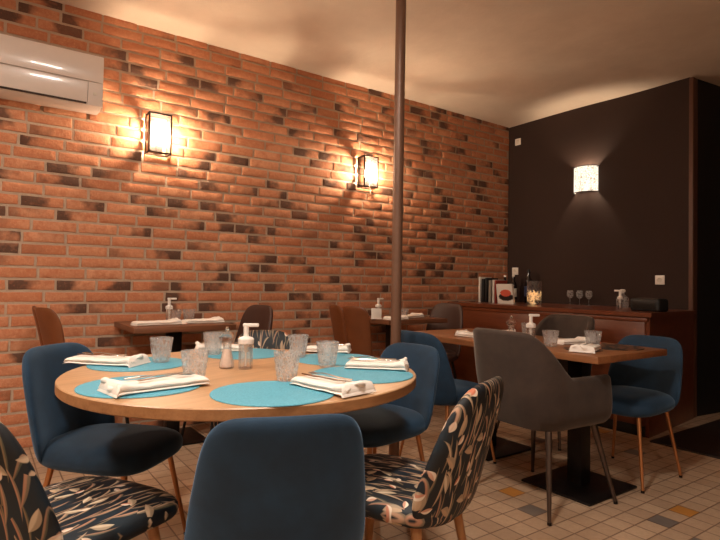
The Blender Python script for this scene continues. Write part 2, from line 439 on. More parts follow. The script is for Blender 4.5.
def room():
    b = MB(); b.box(((X0 + X1) / 2, (Y0 + YB) / 2, -.05), (X1 - X0 + .3, YB - Y0 + .3, .1), 0)
    struct(b.build('floor', 'tiles', smooth=False))
    b = MB(); b.box((6.0, -.32, .006), (4.1, 4.56, .012), .004)
    struct(b.build('floor_dark_section', 'darkfloor', smooth=False)).name = 'floor.001'
    # ceiling, softly uneven plaster
    b = MB(); nx, ny = 90, 60; vs = []
    for j in range(ny + 1):
        for i in range(nx + 1):
            x = X0 - .1 + (X1 - X0 + .2) * i / nx; y = Y0 - .1 + (YB - Y0 + .2) * j / ny
            vs.append((x, y, HC + .010 * noise.noise(Vector((x * .9, y * 1.6, 3))) ))
    fs = [[j * (nx + 1) + i, j * (nx + 1) + i + 1, (j + 1) * (nx + 1) + i + 1, (j + 1) * (nx + 1) + i] for j in range(ny) for i in range(nx)]
    b.add(vs, fs)
    o = b.add([(X0 - .1, Y0 - .1, HC + .12), (X1 + .1, Y0 - .1, HC + .12), (X1 + .1, YB + .1, HC + .12), (X0 - .1, YB + .1, HC + .12)], [[0, 1, 2, 3]])
    struct(b.build('ceiling', 'ceiling'))
    # brick wall
    b = MB(); r1 = []; r2 = []; bu = []; isb = []
    def push(n, a, c, ulist, k):
        r1.extend([a] * n); r2.extend([c] * n); bu.extend(ulist); isb.extend([k] * n)
    rs = random.Random(11); P = .078; row = 0; z = 0.002
    wallx0, wallx1 = X0, XD
    while z < HC + .02:
        x = wallx0 - rs.uniform(0, .24)
        h = .0645
        while x < wallx1:
            L = rs.choice([.225, .24, .25, .26]) + rs.uniform(-.01, .01)
            xa, xb = max(x, wallx0), min(x + L, wallx1 - .002)
            zt = min(z + h, HC + .02)
            if xb - xa > .03:
                nx, nz = 10, 4; a = rs.random(); c = rs.random(); flip = rs.random() < .5
                prot = rs.uniform(.006, .010); tilt = rs.uniform(-.0015, .0015); vs = []; ul = []
                sd = rs.uniform(0, 90)
                for j in range(nz + 3):
                    for i in range(nx + 3):
                        ui = min(max(i - 1, 0), nx) / nx; vj = min(max(j - 1, 0), nz) / nz
                        edge = i in (0, nx + 2) or j in (0, nz + 2)
                        px = xa + (xb - xa) * ui; pz_ = z + (zt - z) * vj
                        wob = .0026 * noise.noise(Vector((px * 22, sd, pz_ * 30)))
                        rim = min(i - 1, nx + 1 - i) if not edge else 0
                        rimz = min(j - 1, nz + 1 - j) if not edge else 0
                        if edge: d = -.004
                        else:
                            d = prot + tilt * (ui * 2 - 1) + .0022 * noise.noise(Vector((px * 30, sd + 5, pz_ * 45)))
                            if rim == 0 or rimz == 0: d -= .003
                        px += wob; pz_ += wob
                        if not edge and (rim == 0): px += .003 * (1 if i == 1 else -1)
                        if not edge and (rimz == 0): pz_ += .003 * (1 if j == 1 else -1)
                        vs.append((px, YB - d, pz_)); ul.append(1 - ui if flip else ui)
                W = nx + 3
                fs = [[jj * W + ii, jj * W + ii + 1, (jj + 1) * W + ii + 1, (jj + 1) * W + ii] for jj in range(nz + 2) for ii in range(nx + 2)]
                b.add(vs, fs); push(len(vs), a, c, ul, 1)
            x += L + rs.uniform(.011, .015)
        z += P; row += 1
    o = b.add([(wallx0, YB, 0), (wallx1 + .1, YB, 0), (wallx1 + .1, YB, HC + .1), (wallx0, YB, HC + .1),
               (wallx0, YB + .1, 0), (wallx1 + .1, YB + .1, 0), (wallx1 + .1, YB + .1, HC + .1), (wallx0, YB + .1, HC + .1)],
              [[0, 1, 2, 3], [5, 4, 7, 6]])
    push(8, 0, 0, [0] * 8, 0)
    b.attrs = {'r1': r1, 'r2': r2, 'bu': bu, 'isb': isb}
    struct(b.build('wall_back', 'brick', angle=50))
    # dark wall
    b = MB(); b.box((XD + .06, (2.15 + YB) / 2, HC / 2), (.12, YB - 2.15, HC + .06), 0)
    struct(b.build('wall_right', 'darkwall', smooth=False))
    b = MB(); b.box((XD + .035, 2.135, HC / 2 - .003), (.09, .035, HC - .004), .004)
    struct(b.build('trim_1', 'trimwood'))
    # black return wall past the corner
    b = MB(); ang = math.radians(-7); L = 3.3
    b.box((XD + .07 + L / 2 * math.cos(ang), 2.18 + L / 2 * math.sin(ang), HC / 2), (L, .1, HC + .06), 0, Matrix.Rotation(ang, 3, 'Z'))
    struct(b.build('wall_return', 'black', smooth=False))
    b = MB(); b.box((X1 + .05, (Y0 + 2.3) / 2, HC / 2), (.1, 2.3 - Y0 + .2, HC + .06), 0)
    struct(b.build('wall_far_right', 'black', smooth=False))
    b = MB(); b.box((X0 - .05, (Y0 + YB) / 2, HC / 2), (.1, YB - Y0 + .2, HC + .06), 0)
    struct(b.build('wall_left', 'plain', smooth=False))
    b = MB(); b.box(((X0 + X1) / 2, Y0 - .05, HC / 2), (X1 - X0, .1, HC + .06), 0)
    struct(b.build('wall_front', 'plain', smooth=False))
room()

# ------------------------------------------------------------------ pole, AC, sconces, sockets
def pole():
    b = MB(); b.tube([(0, 0, .012), (0, 0, HC + .005)], .030, 24)
    t = thing('support_pole', 'slim brown steel support pole running from floor to ceiling behind the round table', 'pole', (1.968, 2.405, 0))
    b.build('pole_shaft', 'pole', t)
    b = MB(); b.lathe([(.0, 0), (.07, 0), (.07, .01), (.04, .014), (0, .014)], 24); b.build('floor_flange', 'pole', t)
pole()

def aircon():
    t = thing('air_conditioner', 'white wall-mounted air conditioner unit high on the brick wall', 'air conditioner', (.16, 4.075, 2.22))
    W = 1.0
    def sweep(prof, x0, x1, name, mat, bev=0):
        b = MB(); n = len(prof)
        b.add([(x0, y, z) for y, z in prof] + [(x1, y, z) for y, z in prof],
              [[i, (i + 1) % n, n + (i + 1) % n, n + i] for i in range(n)] + [list(range(n))[::-1], [n + i for i in range(n)]])
        return b.build(name, mat, t, angle=35)
    hx = .49
    body = [(0, 0), (-.12, -.005), (-.155, .015), (-.175, .06), (-.178, .1), (-.178, .2), (-.172, .30), (-.15, .33), (0, .335)]
    sweep(body, -hx, hx, 'body', 'acwhite')
    panel = [(-.176, .165), (-.190, .165), (-.197, .20), (-.197, .30), (-.190, .338), (-.175, .346), (-.02, .346), (-.02, .336), (-.15, .336), (-.172, .31)]
    sweep(panel, -hx - .003, hx + .003, 'front_panel', 'acwhite')
    low = [(-.17, .008), (-.178, .010), (-.192, .06), (-.195, .158), (-.176, .158), (-.170, .06)]
    sweep(low, hx - .085, hx + .003, 'display_cover', 'acwhite')
    flap = [(-.168, .03), (-.177, .028), (-.193, .08), (-.195, .150), (-.180, .150), (-.172, .08)]
    sweep(flap, -hx, hx - .090, 'air_flap', 'acwhite')
    b = MB(); b.box((0 - .045, -.160, .085), (hx * 2 - .09, .03, .13), .001); b.build('air_outlet', 'gap', t)
    b = MB(); b.box((hx - .045, -.1945, .085), (.02, .004, .02), .001); b.build('status_light', 'paper', t)
aircon()

def lantern(loc, label, first=None):
    w, d, h, r = .162, .115, .288, .0055
    t = thing('wall_lantern', label, 'wall lamp', loc, 0, 'box lanterns on the brick wall')
    b = MB()
    for sx in (-1, 1):
        for y in (-d, -.012): b.box((sx * (w / 2 - r), y, h / 2), (2 * r, 2 * r, h), .001)
        for z in (r, h - r): b.box((sx * (w / 2 - r), -d / 2 - .006, z), (2 * r, d - .01, 2 * r), .001)
    for z in (r, h - r):
        for y in (-d, -.012): b.box((0, y, z), (w - 2 * r, 2 * r, 2 * r), .001)
    b.build('frame', 'lantern', t)
    b = MB(); b.box((0, -.004, h / 2), (.09, .008, h * .8), .002); b.build('back_plate', 'lantern', t)
    b = MB(); b.lathe([(0, .008), (.03, .008), (.03, .013), (0, .013)], 20, (0, -.06, 0)); b.box((0, -.06, .0105), (w - .02, .012, .004), 0)
    b.build('bottom_plate', 'lantern', t)
    b = MB()
    b.add([(-w / 2 + .005, -d, .01), (w / 2 - .005, -d, .01), (w / 2 - .005, -d, h - .01), (-w / 2 + .005, -d, h - .01)], [[0, 1, 2, 3]])
    for sx in (-1, 1):
        x = sx * (w / 2 - .005); b.add([(x, -d + .003, .01), (x, -.012, .01), (x, -.012, h - .01), (x, -d + .003, h - .01)], [[0, 1, 2, 3]])
    b.build('glass_panes', 'pane', t, smooth=False, weld=False)
    b = MB(); b.tube([(0, -.06, .014), (0, -.06, .085)], .016, 16); b.build('lamp_holder', 'lantern', t)
    b = MB(); b.lathe([(0, .086), (.012, .088), (.022, .11), (.026, .135), (.022, .165), (.012, .19), (0, .2)], 16, (0, -.06, 0))
    b.build('bulb', 'bulb', t)
lantern((1.05, 4.088, 2.0), 'box lantern glowing on the brick wall next to the air conditioner')
lantern((2.93, 4.088, 1.975), 'box lantern glowing on the brick wall just beside the pole')

def sconce():
    t = thing('wall_sconce', 'half-round mosaic glass sconce glowing on the dark wall', 'wall lamp', (XD - .001, 3.115, 2.05))
    R, h = .125, .25
    b = MB(); n = 28; vs = []; fs = []
    for z in (0, h):
        for rr in (R, R - .006):
            for k in range(n + 1):
                a = PI / 2 + PI * k / n; vs.append((rr * .85 * math.cos(a), rr * math.sin(a), z))
    q = n + 1
    for k in range(n):
        fs += [[k, k + 1, 2 * q + k + 1, 2 * q + k], [q + k, q + k + 1, 3 * q + k + 1, 3 * q + k],
               [k, k + 1, q + k + 1, q + k], [2 * q + k, 2 * q + k + 1, 3 * q + k + 1, 3 * q + k]]
    b.add(vs, fs); b.build('lamp_shade', 'shade', t)
    b = MB()
    for z in (-.004, h + .002):
        b = MB(); b.tube([(R * .87 * math.cos(PI / 2 + PI * k / n), R * 1.02 * math.sin(PI / 2 + PI * k / n), z) for k in range(n + 1)], .004, 6); b.build('rim', 'lantern', t)
    b = MB(); b.box((-.006, 0, h / 2), (.012, .16, h * .9), .002); b.build('back_plate', 'lantern', t)
    b = MB(); b.tube([(-.05, 0, .06), (-.05, 0, .11)], .014, 12); b.tube([(-.05, 0, .07), (-.005, 0, .07)], .006, 8); b.build('lamp_holder', 'lantern', t)
    b = MB(); b.lathe([(0, .11), (.015, .115), (.024, .14), (.022, .165), (0, .185)], 16, (-.05, 0, 0)); b.build('bulb', 'sconcebulb', t)
sconce()

def wall_plate(name, label, cat, loc, w=.082, socket=True):
    t = thing(name, label, cat, loc)
    b = MB(); b.box((-.006, 0, 0), (.012, w, w), .004); b.build('cover_plate', 'white', t)
    b = MB()
    if socket:
        b.lathe([(.0, 0), (.021, 0), (.021, .002), (.017, .002), (.015, -.001), (0, -.001)], 20)
        for v in b.v: v.xyz = (-.0125 - v.z, v.x, v.y)
        b.build('outlet_ring', 'paper', t)
    else:
        b.box((-.014, 0, 0), (.006, w * .5, w * .6), .002); b.build('rocker', 'paper', t)
wall_plate('wall_switch', 'small white plate high on the dark wall near the brick corner', 'switch', (XD, 3.965, 2.735), .075, False)
wall_plate('wall_socket', 'white socket on the dark wall above the black card terminal', 'socket', (XD, 2.391, 1.172))
wall_plate('wall_socket', 'white socket on the dark wall just behind the leaning cover book', 'socket', (XD, 3.985, 1.262))

def ceiling_lamp(loc, label):
    t = thing('ceiling_lamp', label, 'ceiling lamp', loc, 0, 'round flush lamps on the ceiling')
    b = MB(); b.lathe([(0, 0), (.17, 0), (.17, -.05), (.16, -.055), (.155, -.05), (0, -.05)], 36); b.build('housing', 'white', t)
    b = MB(); b.lathe([(0, -.051), (.154, -.051), (.14, -.062), (.08, -.072), (0, -.075)], 36); b.build('diffuser', 'lampdisc', t)
ceiling_lamp((.55, 1.05, HC - .012), 'round flush ceiling lamp above the camera end of the room')
ceiling_lamp((-1.1, 2.1, HC - .012), 'round flush ceiling lamp over the left side of the room')
ceiling_lamp((-.5, -1.2, HC - .012), 'round flush ceiling lamp behind the camera')

# ------------------------------------------------------------------ chairs (local: faces +Y)
def leg_part(t, x, y, x2, y2, z, mat, r0=.012, r1=.008, foot=None):
    b = MB(); b.tube([(x, y, z), (x2, y2, .012)], [r0, r1], 14)
    L = b.build('leg', mat, t)
    f = MB(); f.tube([(x2, y2, .014), (x2 + (x2 - x) * .01, y2 + (y2 - y) * .01, .001)], r1 * 1.15, 12); f.build('foot_cap', 'iron', L)

def shell_chair(name, label, loc, face, fabric, legmat, group=None, H=.80, w=.22, legr=(.012, .008), lean=.09, taper=.16, wrap=.085, zs=.48, seat_d=.235, T=.055, top_n=5, roll=0, splay=.055, seat_n=3.6, seat_T=.095):
    t = thing(name, label, 'chair', (loc[0], loc[1], 0), math.radians(face - 90), group)
    # seat
    b = MB()
    def sw(a, c, h):
        k = (c / seat_d)
        drop = -.012 * max(0, k) ** 2
        return Vector((a * (1 + .05 * k), c, zs - .048 + h + drop + (.012 * (1 - (a / w) ** 2) if h > 0 else 0)))
    b.pillow(superel(w, seat_d, seat_n), seat_T, sw, 10, 64, 7, 2.2)
    b.build('seat', fabric, t)
    # backrest
    z0, z1 = zs - .09, H; zc, hz = (z0 + z1) / 2, (z1 - z0) / 2
    def out(a):
        x, z = superel(w + .005, hz, top_n)(a)
        k = (z / hz + 1) / 2
        return (x * (1 - taper * k ** 1.6), z)
    def bw(a, c, h):
        k = (c + hz) / (2 * hz)
        y = -seat_d + .015 - lean * k + wrap * (abs(a) / w) ** 2.2 * (1 - .35 * k) + h
        y -= roll * max(0, k - .75) * 2
        return Vector((a, y, zc + c))
    b = MB(); b.pillow(out, T, bw, 12, 72, 7, 2.0)
    b.build('backrest', fabric, t)
    zl = zs - .085
    for sx in (-1, 1):
        for sy in (-1, 1):
            leg_part(t, sx * (w - .075), sy * (seat_d - .08), sx * (w - .075 + splay), sy * (seat_d - .08 + splay * 1.1), zl, legmat, *legr)
    return t

def armchair(name, label, loc, face, group=None, scale=1.0):
    t = thing(name, label, 'chair', (loc[0], loc[1], 0), math.radians(face - 90), group)
    W, D, R = .225, .24, .14
    # U path from right-arm front round the back to left-arm front
    path = []
    for i in range(8): path.append((W, .22 - (.22 + D - R) * i / 8, 0.0))
    for i in range(13):
        a = -PI / 2 * i / 12; path.append((W - R + R * math.cos(a), -D + R + R * math.sin(a), i / 12))
    for i in range(1, 13): path.append((W - R - 2 * (W - R) * i / 13, -D, 1.0))
    for i in range(13):
        a = -PI / 2 - PI / 2 * i / 12; path.append((-W + R + R * math.cos(a), -D + R + R * math.sin(a), 1 - i / 12))
    for i in range(1, 9): path.append((-W, -D + R + (.22 + D - R) * i / 8, 0.0))
    n = len(path); rings = []
    zb = .40
    th = .024
    for i, (x, y, k) in enumerate(path):
        p0 = path[max(i - 1, 0)]; p1 = path[min(i + 1, n - 1)]
        tx, ty = p1[0] - p0[0], p1[1] - p0[1]; l = math.hypot(tx, ty); nx, ny = ty / l, -tx / l
        if nx * x + ny * y < 0: nx, ny = -nx, -ny
        # top height: arms .655 rising to the .865 back
        xr = abs(x) / W
        kk = 1 if y < -D + .03 and xr < .62 else 0
        s = max(0, min(1, (-y - .05) / (D - .07)))
        s = s * s * (3 - 2 * s)
        zt = .652 + .228 * s - .012 * (xr ** 3) * s
        ring = []
        m = 8
        for j in range(m + 1):                       # outer face up
            f = j / m; z = zb + (zt - th - zb) * f
            bulge = .012 * math.sin(PI * f)
            ld = .085 * s * max(0, (z - .45) / .41)
            tuck = -.035 * (1 - min(1, f * 4)) ** 2
            ring.append((x + nx * (th + bulge + tuck) , y + ny * (th + bulge + tuck) - ld, z))
        for j in range(1, 6):                        # rounded rim
            a = PI * j / 6; ld = .085 * s * max(0, (zt - .45) / .41)
            ring.append((x + nx * th * math.cos(a), y + ny * th * math.cos(a) - ld, zt - th + th * math.sin(a)))
        for j in range(m, -1, -1):
            f = j / m; z = zb + (zt - th - zb) * f
            ld = .085 * s * max(0, (z - .45) / .41)
            ring.append((x - nx * th, y - ny * th - ld, z))
        rings.append(ring)
    m = len(rings[0]); b = MB()
    vs = [p for r in rings for p in r]
    fs = [[i * m + j, i * m + (j + 1) % m, (i + 1) * m + (j + 1) % m, (i + 1) * m + j] for i in range(n - 1) for j in range(m)]
    # rounded arm fronts
    for e, i in ((0, 0), (1, n - 1)):
        base = len(vs); c = [sum(p[k] for p in rings[i]) / m for k in range(3)]
        for sc_, dy in ((.8, .016), (.45, .024)):
            for p in rings[i]: vs.append((c[0] + (p[0] - c[0]) * sc_, p[1] + dy, c[2] + (p[2] - c[2]) * (.97 if sc_ > .5 else .92)))
        o = i * m
        for j in range(m):
            j2 = (j + 1) % m
            fs.append([o + j, o + j2, base + j2, base + j]); fs.append([base + j, base + j2, base + m + j2, base + m + j])
        fs.append([base + m + j for j in range(m)])
    b.add(vs, fs); b.build('backrest', 'grey', t, angle=60)
    b = MB(); b.pillow(superel(.215, .235, 4), .09, lambda a, c, h: Vector((a, c + .01, .445 + h)), 9, 56, 7, 2.2); b.build('seat', 'grey', t)
    for sx in (-1, 1):
        for sy in (-1, 1):
            leg_part(t, sx * .19, sy * .17, sx * .265, sy * .25, .40, 'gunmetal', .017, .009)
    return t

def leather_chair(name, label, loc, face, group=None):
    t = thing(name, label, 'chair', (loc[0], loc[1], 0), math.radians(face - 90), group)
    b = MB(); b.pillow(superel(.21, .21, 3), .07, lambda a, c, h: Vector((a, c, .47 + h)), 8, 48); b.build('seat', 'tan', t)
    for sx in (-1, 1):
        b = MB()
        def wp(a, c, h, sx=sx):
            k = (c + .22) / .44
            x = sx * (.100 + .004 * k) + a * (1 + .25 * k)
            return Vector((x, -.2 - .10 * k - .05 * max(0, k - .8) + .06 * (abs(x) / .22) ** 2 + h, .70 + c))
        b.pillow(superel(.092, .225, 5), .035, wp, 8, 48); b.build('back_panel', 'tan', t)
    b = MB(); b.tube([(-.2, -.19, .47), (-.1, -.225, .49), (.1, -.225, .49), (.2, -.19, .47)], .014, 10); b.build('back_rail', 'iron', t)
    for sx in (-1, 1):
        for sy in (-1, 1): leg_part(t, sx * .15, sy * .15, sx * .2, sy * .2, .45, 'iron', .012, .009)
    return t

GV = 'blue velvet chairs'; GF = 'floral print chairs'
shell_chair('dining_chair', 'blue velvet chair with its back to the camera, closest at the round table', (.675, 1.350), 70, 'navy', 'gold', GV, H=.805, taper=.24, top_n=6)
shell_chair('dining_chair', 'blue velvet chair seen side-on at the round table, near bare bricks on the left', (.475, 2.37), -47, 'navy', 'gold', GV, H=.82, w=.225, zs=.465)
shell_chair('dining_chair', 'blue velvet chair at the round table just in front of the pole', (1.56, 2.07), 187, 'navy', 'gold', GV, H=.79)
shell_chair('dining_chair', 'blue velvet chair behind the pole, pulled up to the far end of the rectangular table', (2.42, 2.44), 2, 'navy', 'gold', GV, H=.82)
shell_chair('dining_chair', 'blue velvet chair beyond the near end of the rectangular table, facing the camera side', (3.16, 1.70), 180, 'navy', 'gold', GV, H=.80, w=.225)
FK = dict(H=.82, w=.215, legr=(.017, .011), lean=.11, taper=.26, wrap=.07, top_n=4, T=.06, seat_n=5.5, seat_T=.08)
shell_chair('floral_chair', 'dark floral chair turned side-on, right of the closest blue chair', (1.14, 1.395), 112, 'floral', 'beech', GF, **FK)
shell_chair('floral_chair', 'dark floral chair in the bottom left corner, cut by the photo edge', (.235, 1.70), 30, 'floral', 'beech', GF, **FK)
shell_chair('floral_chair', 'floral chair on the far side of the round table, mostly hidden behind the pump bottle', (1.21, 2.56), 242, 'floral', 'beech', GF, **FK)
GG = 'grey suede armchairs'
armchair('armchair', 'grey suede armchair with its back to the camera at the rectangular table', (2.45, 1.78), -4, GG)
armchair('armchair', 'grey suede armchair on the counter side of the rectangular table, facing the camera', (3.46, 2.46), 182, GG)
GT = 'tan leather chairs with split backs'
leather_chair('leather_chair', 'tan leather split-back chair against the bricks, far left behind the blue chair', (.60, 3.76), 8, GT)
leather_chair('leather_chair', 'tan leather split-back chair at the wall table beside the pole', (2.57, 3.47), 10, GT)
BK = dict(H=.925, w=.21, legr=(.012, .009), lean=.08, taper=.2, zs=.50, wrap=.07)
shell_chair('brown_chair', 'dark brown leather chair at the left wall table, behind the pump bottle', (1.43, 3.60), 190, 'brownleather', 'iron', 'dark brown leather chairs', **BK)
shell_chair('brown_chair', 'dark brown leather chair at the wall table beside the counter', (3.34, 3.60), 190, 'brownleather', 'iron', 'dark brown leather chairs', **BK)

# ------------------------------------------------------------------ tables
TC = (.872, 1.970); TR = .652; TH = .755
def round_table():
    t = thing('round_table', 'large round light oak table laid with turquoise mats', 'table', (*TC, 0), math.radians(20))
    b = MB(); b.lathe([(0, TH - .036), (TR - .004, TH - .036), (TR, TH - .032), (TR, TH - .003)], 96); b.build('tabletop_edge', 'oak_edge', t, angle=30)
    b = MB(); b.lathe([(TR, TH - .003), (TR - .003, TH), (0, TH), (0, TH - .01), (TR - .006, TH - .01), (TR, TH - .003)], 96); b.build('tabletop', 'oak', t, angle=30)
    b = MB(); b.tube([(0, 0, .02), (0, 0, TH - .04)], .05, 24); b.build('column', 'iron', t)
    b = MB(); b.lathe([(0, 0), (.29, 0), (.29, .008), (.27, .014), (.06, .022), (0, .022)], 40); b.build('base_plate', 'iron', t)
round_table()

def rect_table(name, label, x0, x1, y0, y1, h, mat, cols, th=.036, plate=(.46, .42), group=None, cw=.088):
    cx, cy = (x0 + x1) / 2, (y0 + y1) / 2
    t = thing(name, label, 'table', (cx, cy, 0), 0, group)
    b = MB(); b.box((0, 0, h - th / 2), (x1 - x0, y1 - y0, th), .002); b.build('tabletop', mat, t, angle=30)
    for (px, py) in cols:
        c = MB(); c.box((px - cx, py - cy, (h - th) / 2 + .005), (cw, cw, h - th - .012), .004); c.build('column', 'iron', t)
        c = MB(); c.box((px - cx, py - cy, .008), (plate[0], plate[1], .014), .006); c.build('base_plate', 'iron', t)
        c = MB(); c.box((px - cx, py - cy, h - th - .004), (.4, .3, .006), .001); c.build('top_bracket', 'iron', t)
    return t
rect_table('rectangular_table', 'long brown wooden table on two black pedestals beside the grey armchair', 2.50, 3.20, 1.49, 2.99, .755, 'walnut', [(2.76, 1.755), (2.86, 2.50)])
rect_table('wall_table', 'dark wooden table against the bricks, under the lantern by the air conditioner', .80, 1.46, 3.50, 4.075, .80, 'darkwood', [(1.13, 3.8)], group='wall tables', plate=(.4, .4))
rect_table('wall_table', 'dark wooden table against the bricks, seen behind the pole', 2.72, 3.38, 3.42, 4.075, .80, 'darkwood', [(3.03, 3.75)], group='wall tables', plate=(.4, .4))

# ------------------------------------------------------------------ counter
def counter():
    t = thing('bar_counter', 'low mahogany bar counter along the dark wall', 'counter', (0, 0, 0))
    xf = 4.02; top = .915
    def prism(poly, z0, z1, name, mat):
        b = MB(); n = len(poly)
        b.add([(x, y, z0) for x, y in poly] + [(x, y, z1) for x, y in poly], [[i, (i + 1) % n, n + (i + 1) % n, n + i] for i in range(n)] + [list(range(n))[::-1], [n + i for i in range(n)]])
        return b.build(name, mat, t, smooth=False)
    yb = 4.07
    prism([(xf + .03, 2.01), (4.99, 2.108), (4.99, yb), (xf + .03, yb)], .0, top - .03, 'carcass', 'mahogany')
    prism([(xf, 1.985), (4.995, 2.09), (4.995, yb), (xf, yb)], top - .032, top, 'countertop', 'mahogany')
    for y0, y1 in ((2.04, 3.05), (3.055, 4.06)):
        b = MB(); b.box((xf + .024, (y0 + y1) / 2, .47), (.02, y1 - y0, .78), .003); b.build('front_panel', 'mahogany', t)
    b = MB(); b.box((xf + .018, (2.02 + yb) / 2, top - .055), (.022, yb - 2.02, .03), .004); b.build('moulding', 'mahogany', t)
    b = MB(); b.box((xf + .045, (2.03 + yb) / 2, .04), (.05, yb - 2.05, .08), .004); b.build('plinth', 'black', t)
counter()

# ------------------------------------------------------------------ table ware
def placemat(loc, label, mat='mat', r=.19, group='turquoise round placemats'):
    b = MB(); b.lathe([(0, 0), (r - .001, 0), (r, .0015), (r - .001, .0035), (0, .004)], 72)
    o = b.build('placemat', mat); o.location = loc; return tag(o, label, 'placemat', group)

def tumbler_mb(h=.10, rt=.047, rb=.033, n=60, fac=10, t=.003):
    b = MB()
    def rf(a, z, r):
        if z > h * .80 or z < .008: return 1
        return 1 - .06 * abs(math.cos(fac / 2 * a)) ** .7 - .025 * math.sin(z * 260 + (PI if math.cos(fac * a) > 0 else 0))
    R = lambda z: rb + (rt - rb) * (z / h) ** .9
    prof = [(0, 0), (rb - .004, 0), (rb, .003), (R(.01), .01)]
    for i in range(1, 7): z = .01 + (h * .80 - .01) * i / 6; prof.append((R(z), z))
    prof += [(R(h * .82), h * .82), (R(h * .98), h * .985), (R(h) - .0012, h), (R(h) - t, h * .985)]
    for i in range(5, -1, -1): z = .016 + (h * .9 - .016) * i / 6; prof.append((R(z) - t, z))
    prof += [(rb * .5, .0135), (0, .013)]
    b.lathe(prof, n, rfun=rf); return b
TUM = {}
def tumbler(loc, label, group='drinking tumblers on the round table', h=.10, rot=0):
    if h not in TUM:
        o = tumbler_mb(h).build('glass_tumbler', 'glass', angle=25); TUM[h] = o
    else:
        o = TUM[h].copy(); COL.objects.link(o)
    o.location = loc; o.rotation_euler = (0, 0, rot); return tag(o, label, 'glass', group)

def napkin(loc, rz, label, L=.28, W=.115, seed=0, group='white cloth napkins', flare=.35):
    """folded cloth: two stacked soft layers, one loose rolled end"""
    b = MB(); rs = random.Random(seed)
    n, m = 40, 12
    def layer(zb, th, x0, x1, wy, yo, sd):
        vs = []
        for i in range(n + 1):
            u = i / n; x = x0 + (x1 - x0) * u
            k = max(0, u - .72) / .28
            wid = wy * (1 + flare * k * k) * (1 - .04 * math.sin(5 * u + sd)); hh = th * (1 + 1.1 * k * k)
            endr = min(1, math.sqrt(max(0, 1 - (abs(u - .5) / .5) ** 14)) + .04)
            lift = .004 * noise.noise(Vector((u * 4, sd, 0)))
            for j in range(m):
                a = 2 * PI * j / m; c, s_ = math.cos(a), math.sin(a)
                cc = math.copysign(abs(c) ** .45, c); ss = math.copysign(abs(s_) ** .7, s_)
                rip = 1 + .35 * noise.noise(Vector((x * 30, cc * 2 + sd, 0))) * max(0, s_)
                vs.append((x, yo + cc * wid / 2, zb + hh / 2 * endr + ss * hh / 2 * endr * rip + max(0, lift)))
        fs = [[i * m + j, i * m + (j + 1) % m, (i + 1) * m + (j + 1) % m, (i + 1) * m + j] for i in range(n) for j in range(m)]
        fs += [list(range(m)), [n * m + j for j in range(m)]]
        b.add(vs, fs)
    layer(.0, .009, -L / 2, L / 2, W, 0, seed)
    layer(.0075, .019, -L / 2 + .002, L / 2 - .004, W * .97, 0, seed + 7)
    # loose curl at the open end
    curl = []
    for i in range(15):
        a = -PI * .6 + PI * 1.5 * i / 14; curl.append((L / 2 - .012 + .004 * math.sin(a * 2), W * .5 * (i / 7 - 1), .024 + .009 * math.sin(a * 1.3 + seed)))
    b.tube(curl, [.007 + .003 * math.sin(i * .9) for i in range(15)], 8)
    o = b.build('napkin', 'cloth', weld=False, angle=60); o.location = loc; o.rotation_euler = (0, 0, rz); return tag(o, label, 'napkin', group)

def fork(loc, rz, label, group='forks on the napkins'):
    b = MB()
    def strip(pts):   # (x, halfwidth, z)
        vs = []
        for x, w_, z, yo in pts: vs += [(x, yo - w_, z), (x, yo + w_, z), (x, yo + w_, z - .0022), (x, yo - w_, z - .0022)]
        k = len(pts); fs = [[i * 4 + j, i * 4 + (j + 1) % 4, (i + 1) * 4 + (j + 1) % 4, (i + 1) * 4 + j] for i in range(k - 1) for j in range(4)]
        fs += [[0, 1, 2, 3], [(k - 1) * 4 + j for j in range(4)]]; b.add(vs, fs)
    strip([(-.095, .006, .004, 0), (-.09, .009, .004, 0), (-.06, .007, .004, 0), (-.02, .0035, .006, 0), (.02, .003, .010, 0), (.04, .006, .009, 0), (.05, .012, .007, 0), (.058, .012, .006, 0)])
    for i in range(4):
        y = -.0102 + .0068 * i; strip([(.056, .0022, .006, y), (.075, .0018, .004, y), (.092, .001, .007, y)])
    o = b.build('fork', 'steel', angle=60); o.location = loc; o.rotation_euler = (0, 0, rz); return tag(o, label, 'fork', group)

def knife(loc, rz, label, group='knives on the napkins'):
    b = MB()
    b.tube([(-.105, 0, .004), (-.1, 0, .004), (-.04, 0, .004), (-.005, 0, .004)], [.003, .0055, .0045, .003], 10)
    for v in b.v: v.z = .004 + (v.z - .004) * .6
    pts = [(-.005, .004), (.03, .009), (.08, .009), (.1, .006), (.108, .001)]
    vs = []
    for x, w_ in pts: vs += [(x, -.004, .0052), (x, -.004 + w_ * 1.6, .0040), (x, -.004 + w_ * 1.6, .0036), (x, -.004, .0030)]
    k = len(pts); b.add(vs, [[i * 4 + j, i * 4 + (j + 1) % 4, (i + 1) * 4 + (j + 1) % 4, (i + 1) * 4 + j] for i in range(k - 1) for j in range(4)] + [[0, 1, 2, 3], [(k - 1) * 4 + j for j in range(4)]])
    o = b.build('table_knife', 'steel', angle=60); o.location = loc; o.rotation_euler = (0, 0, rz); return tag(o, label, 'knife', group)

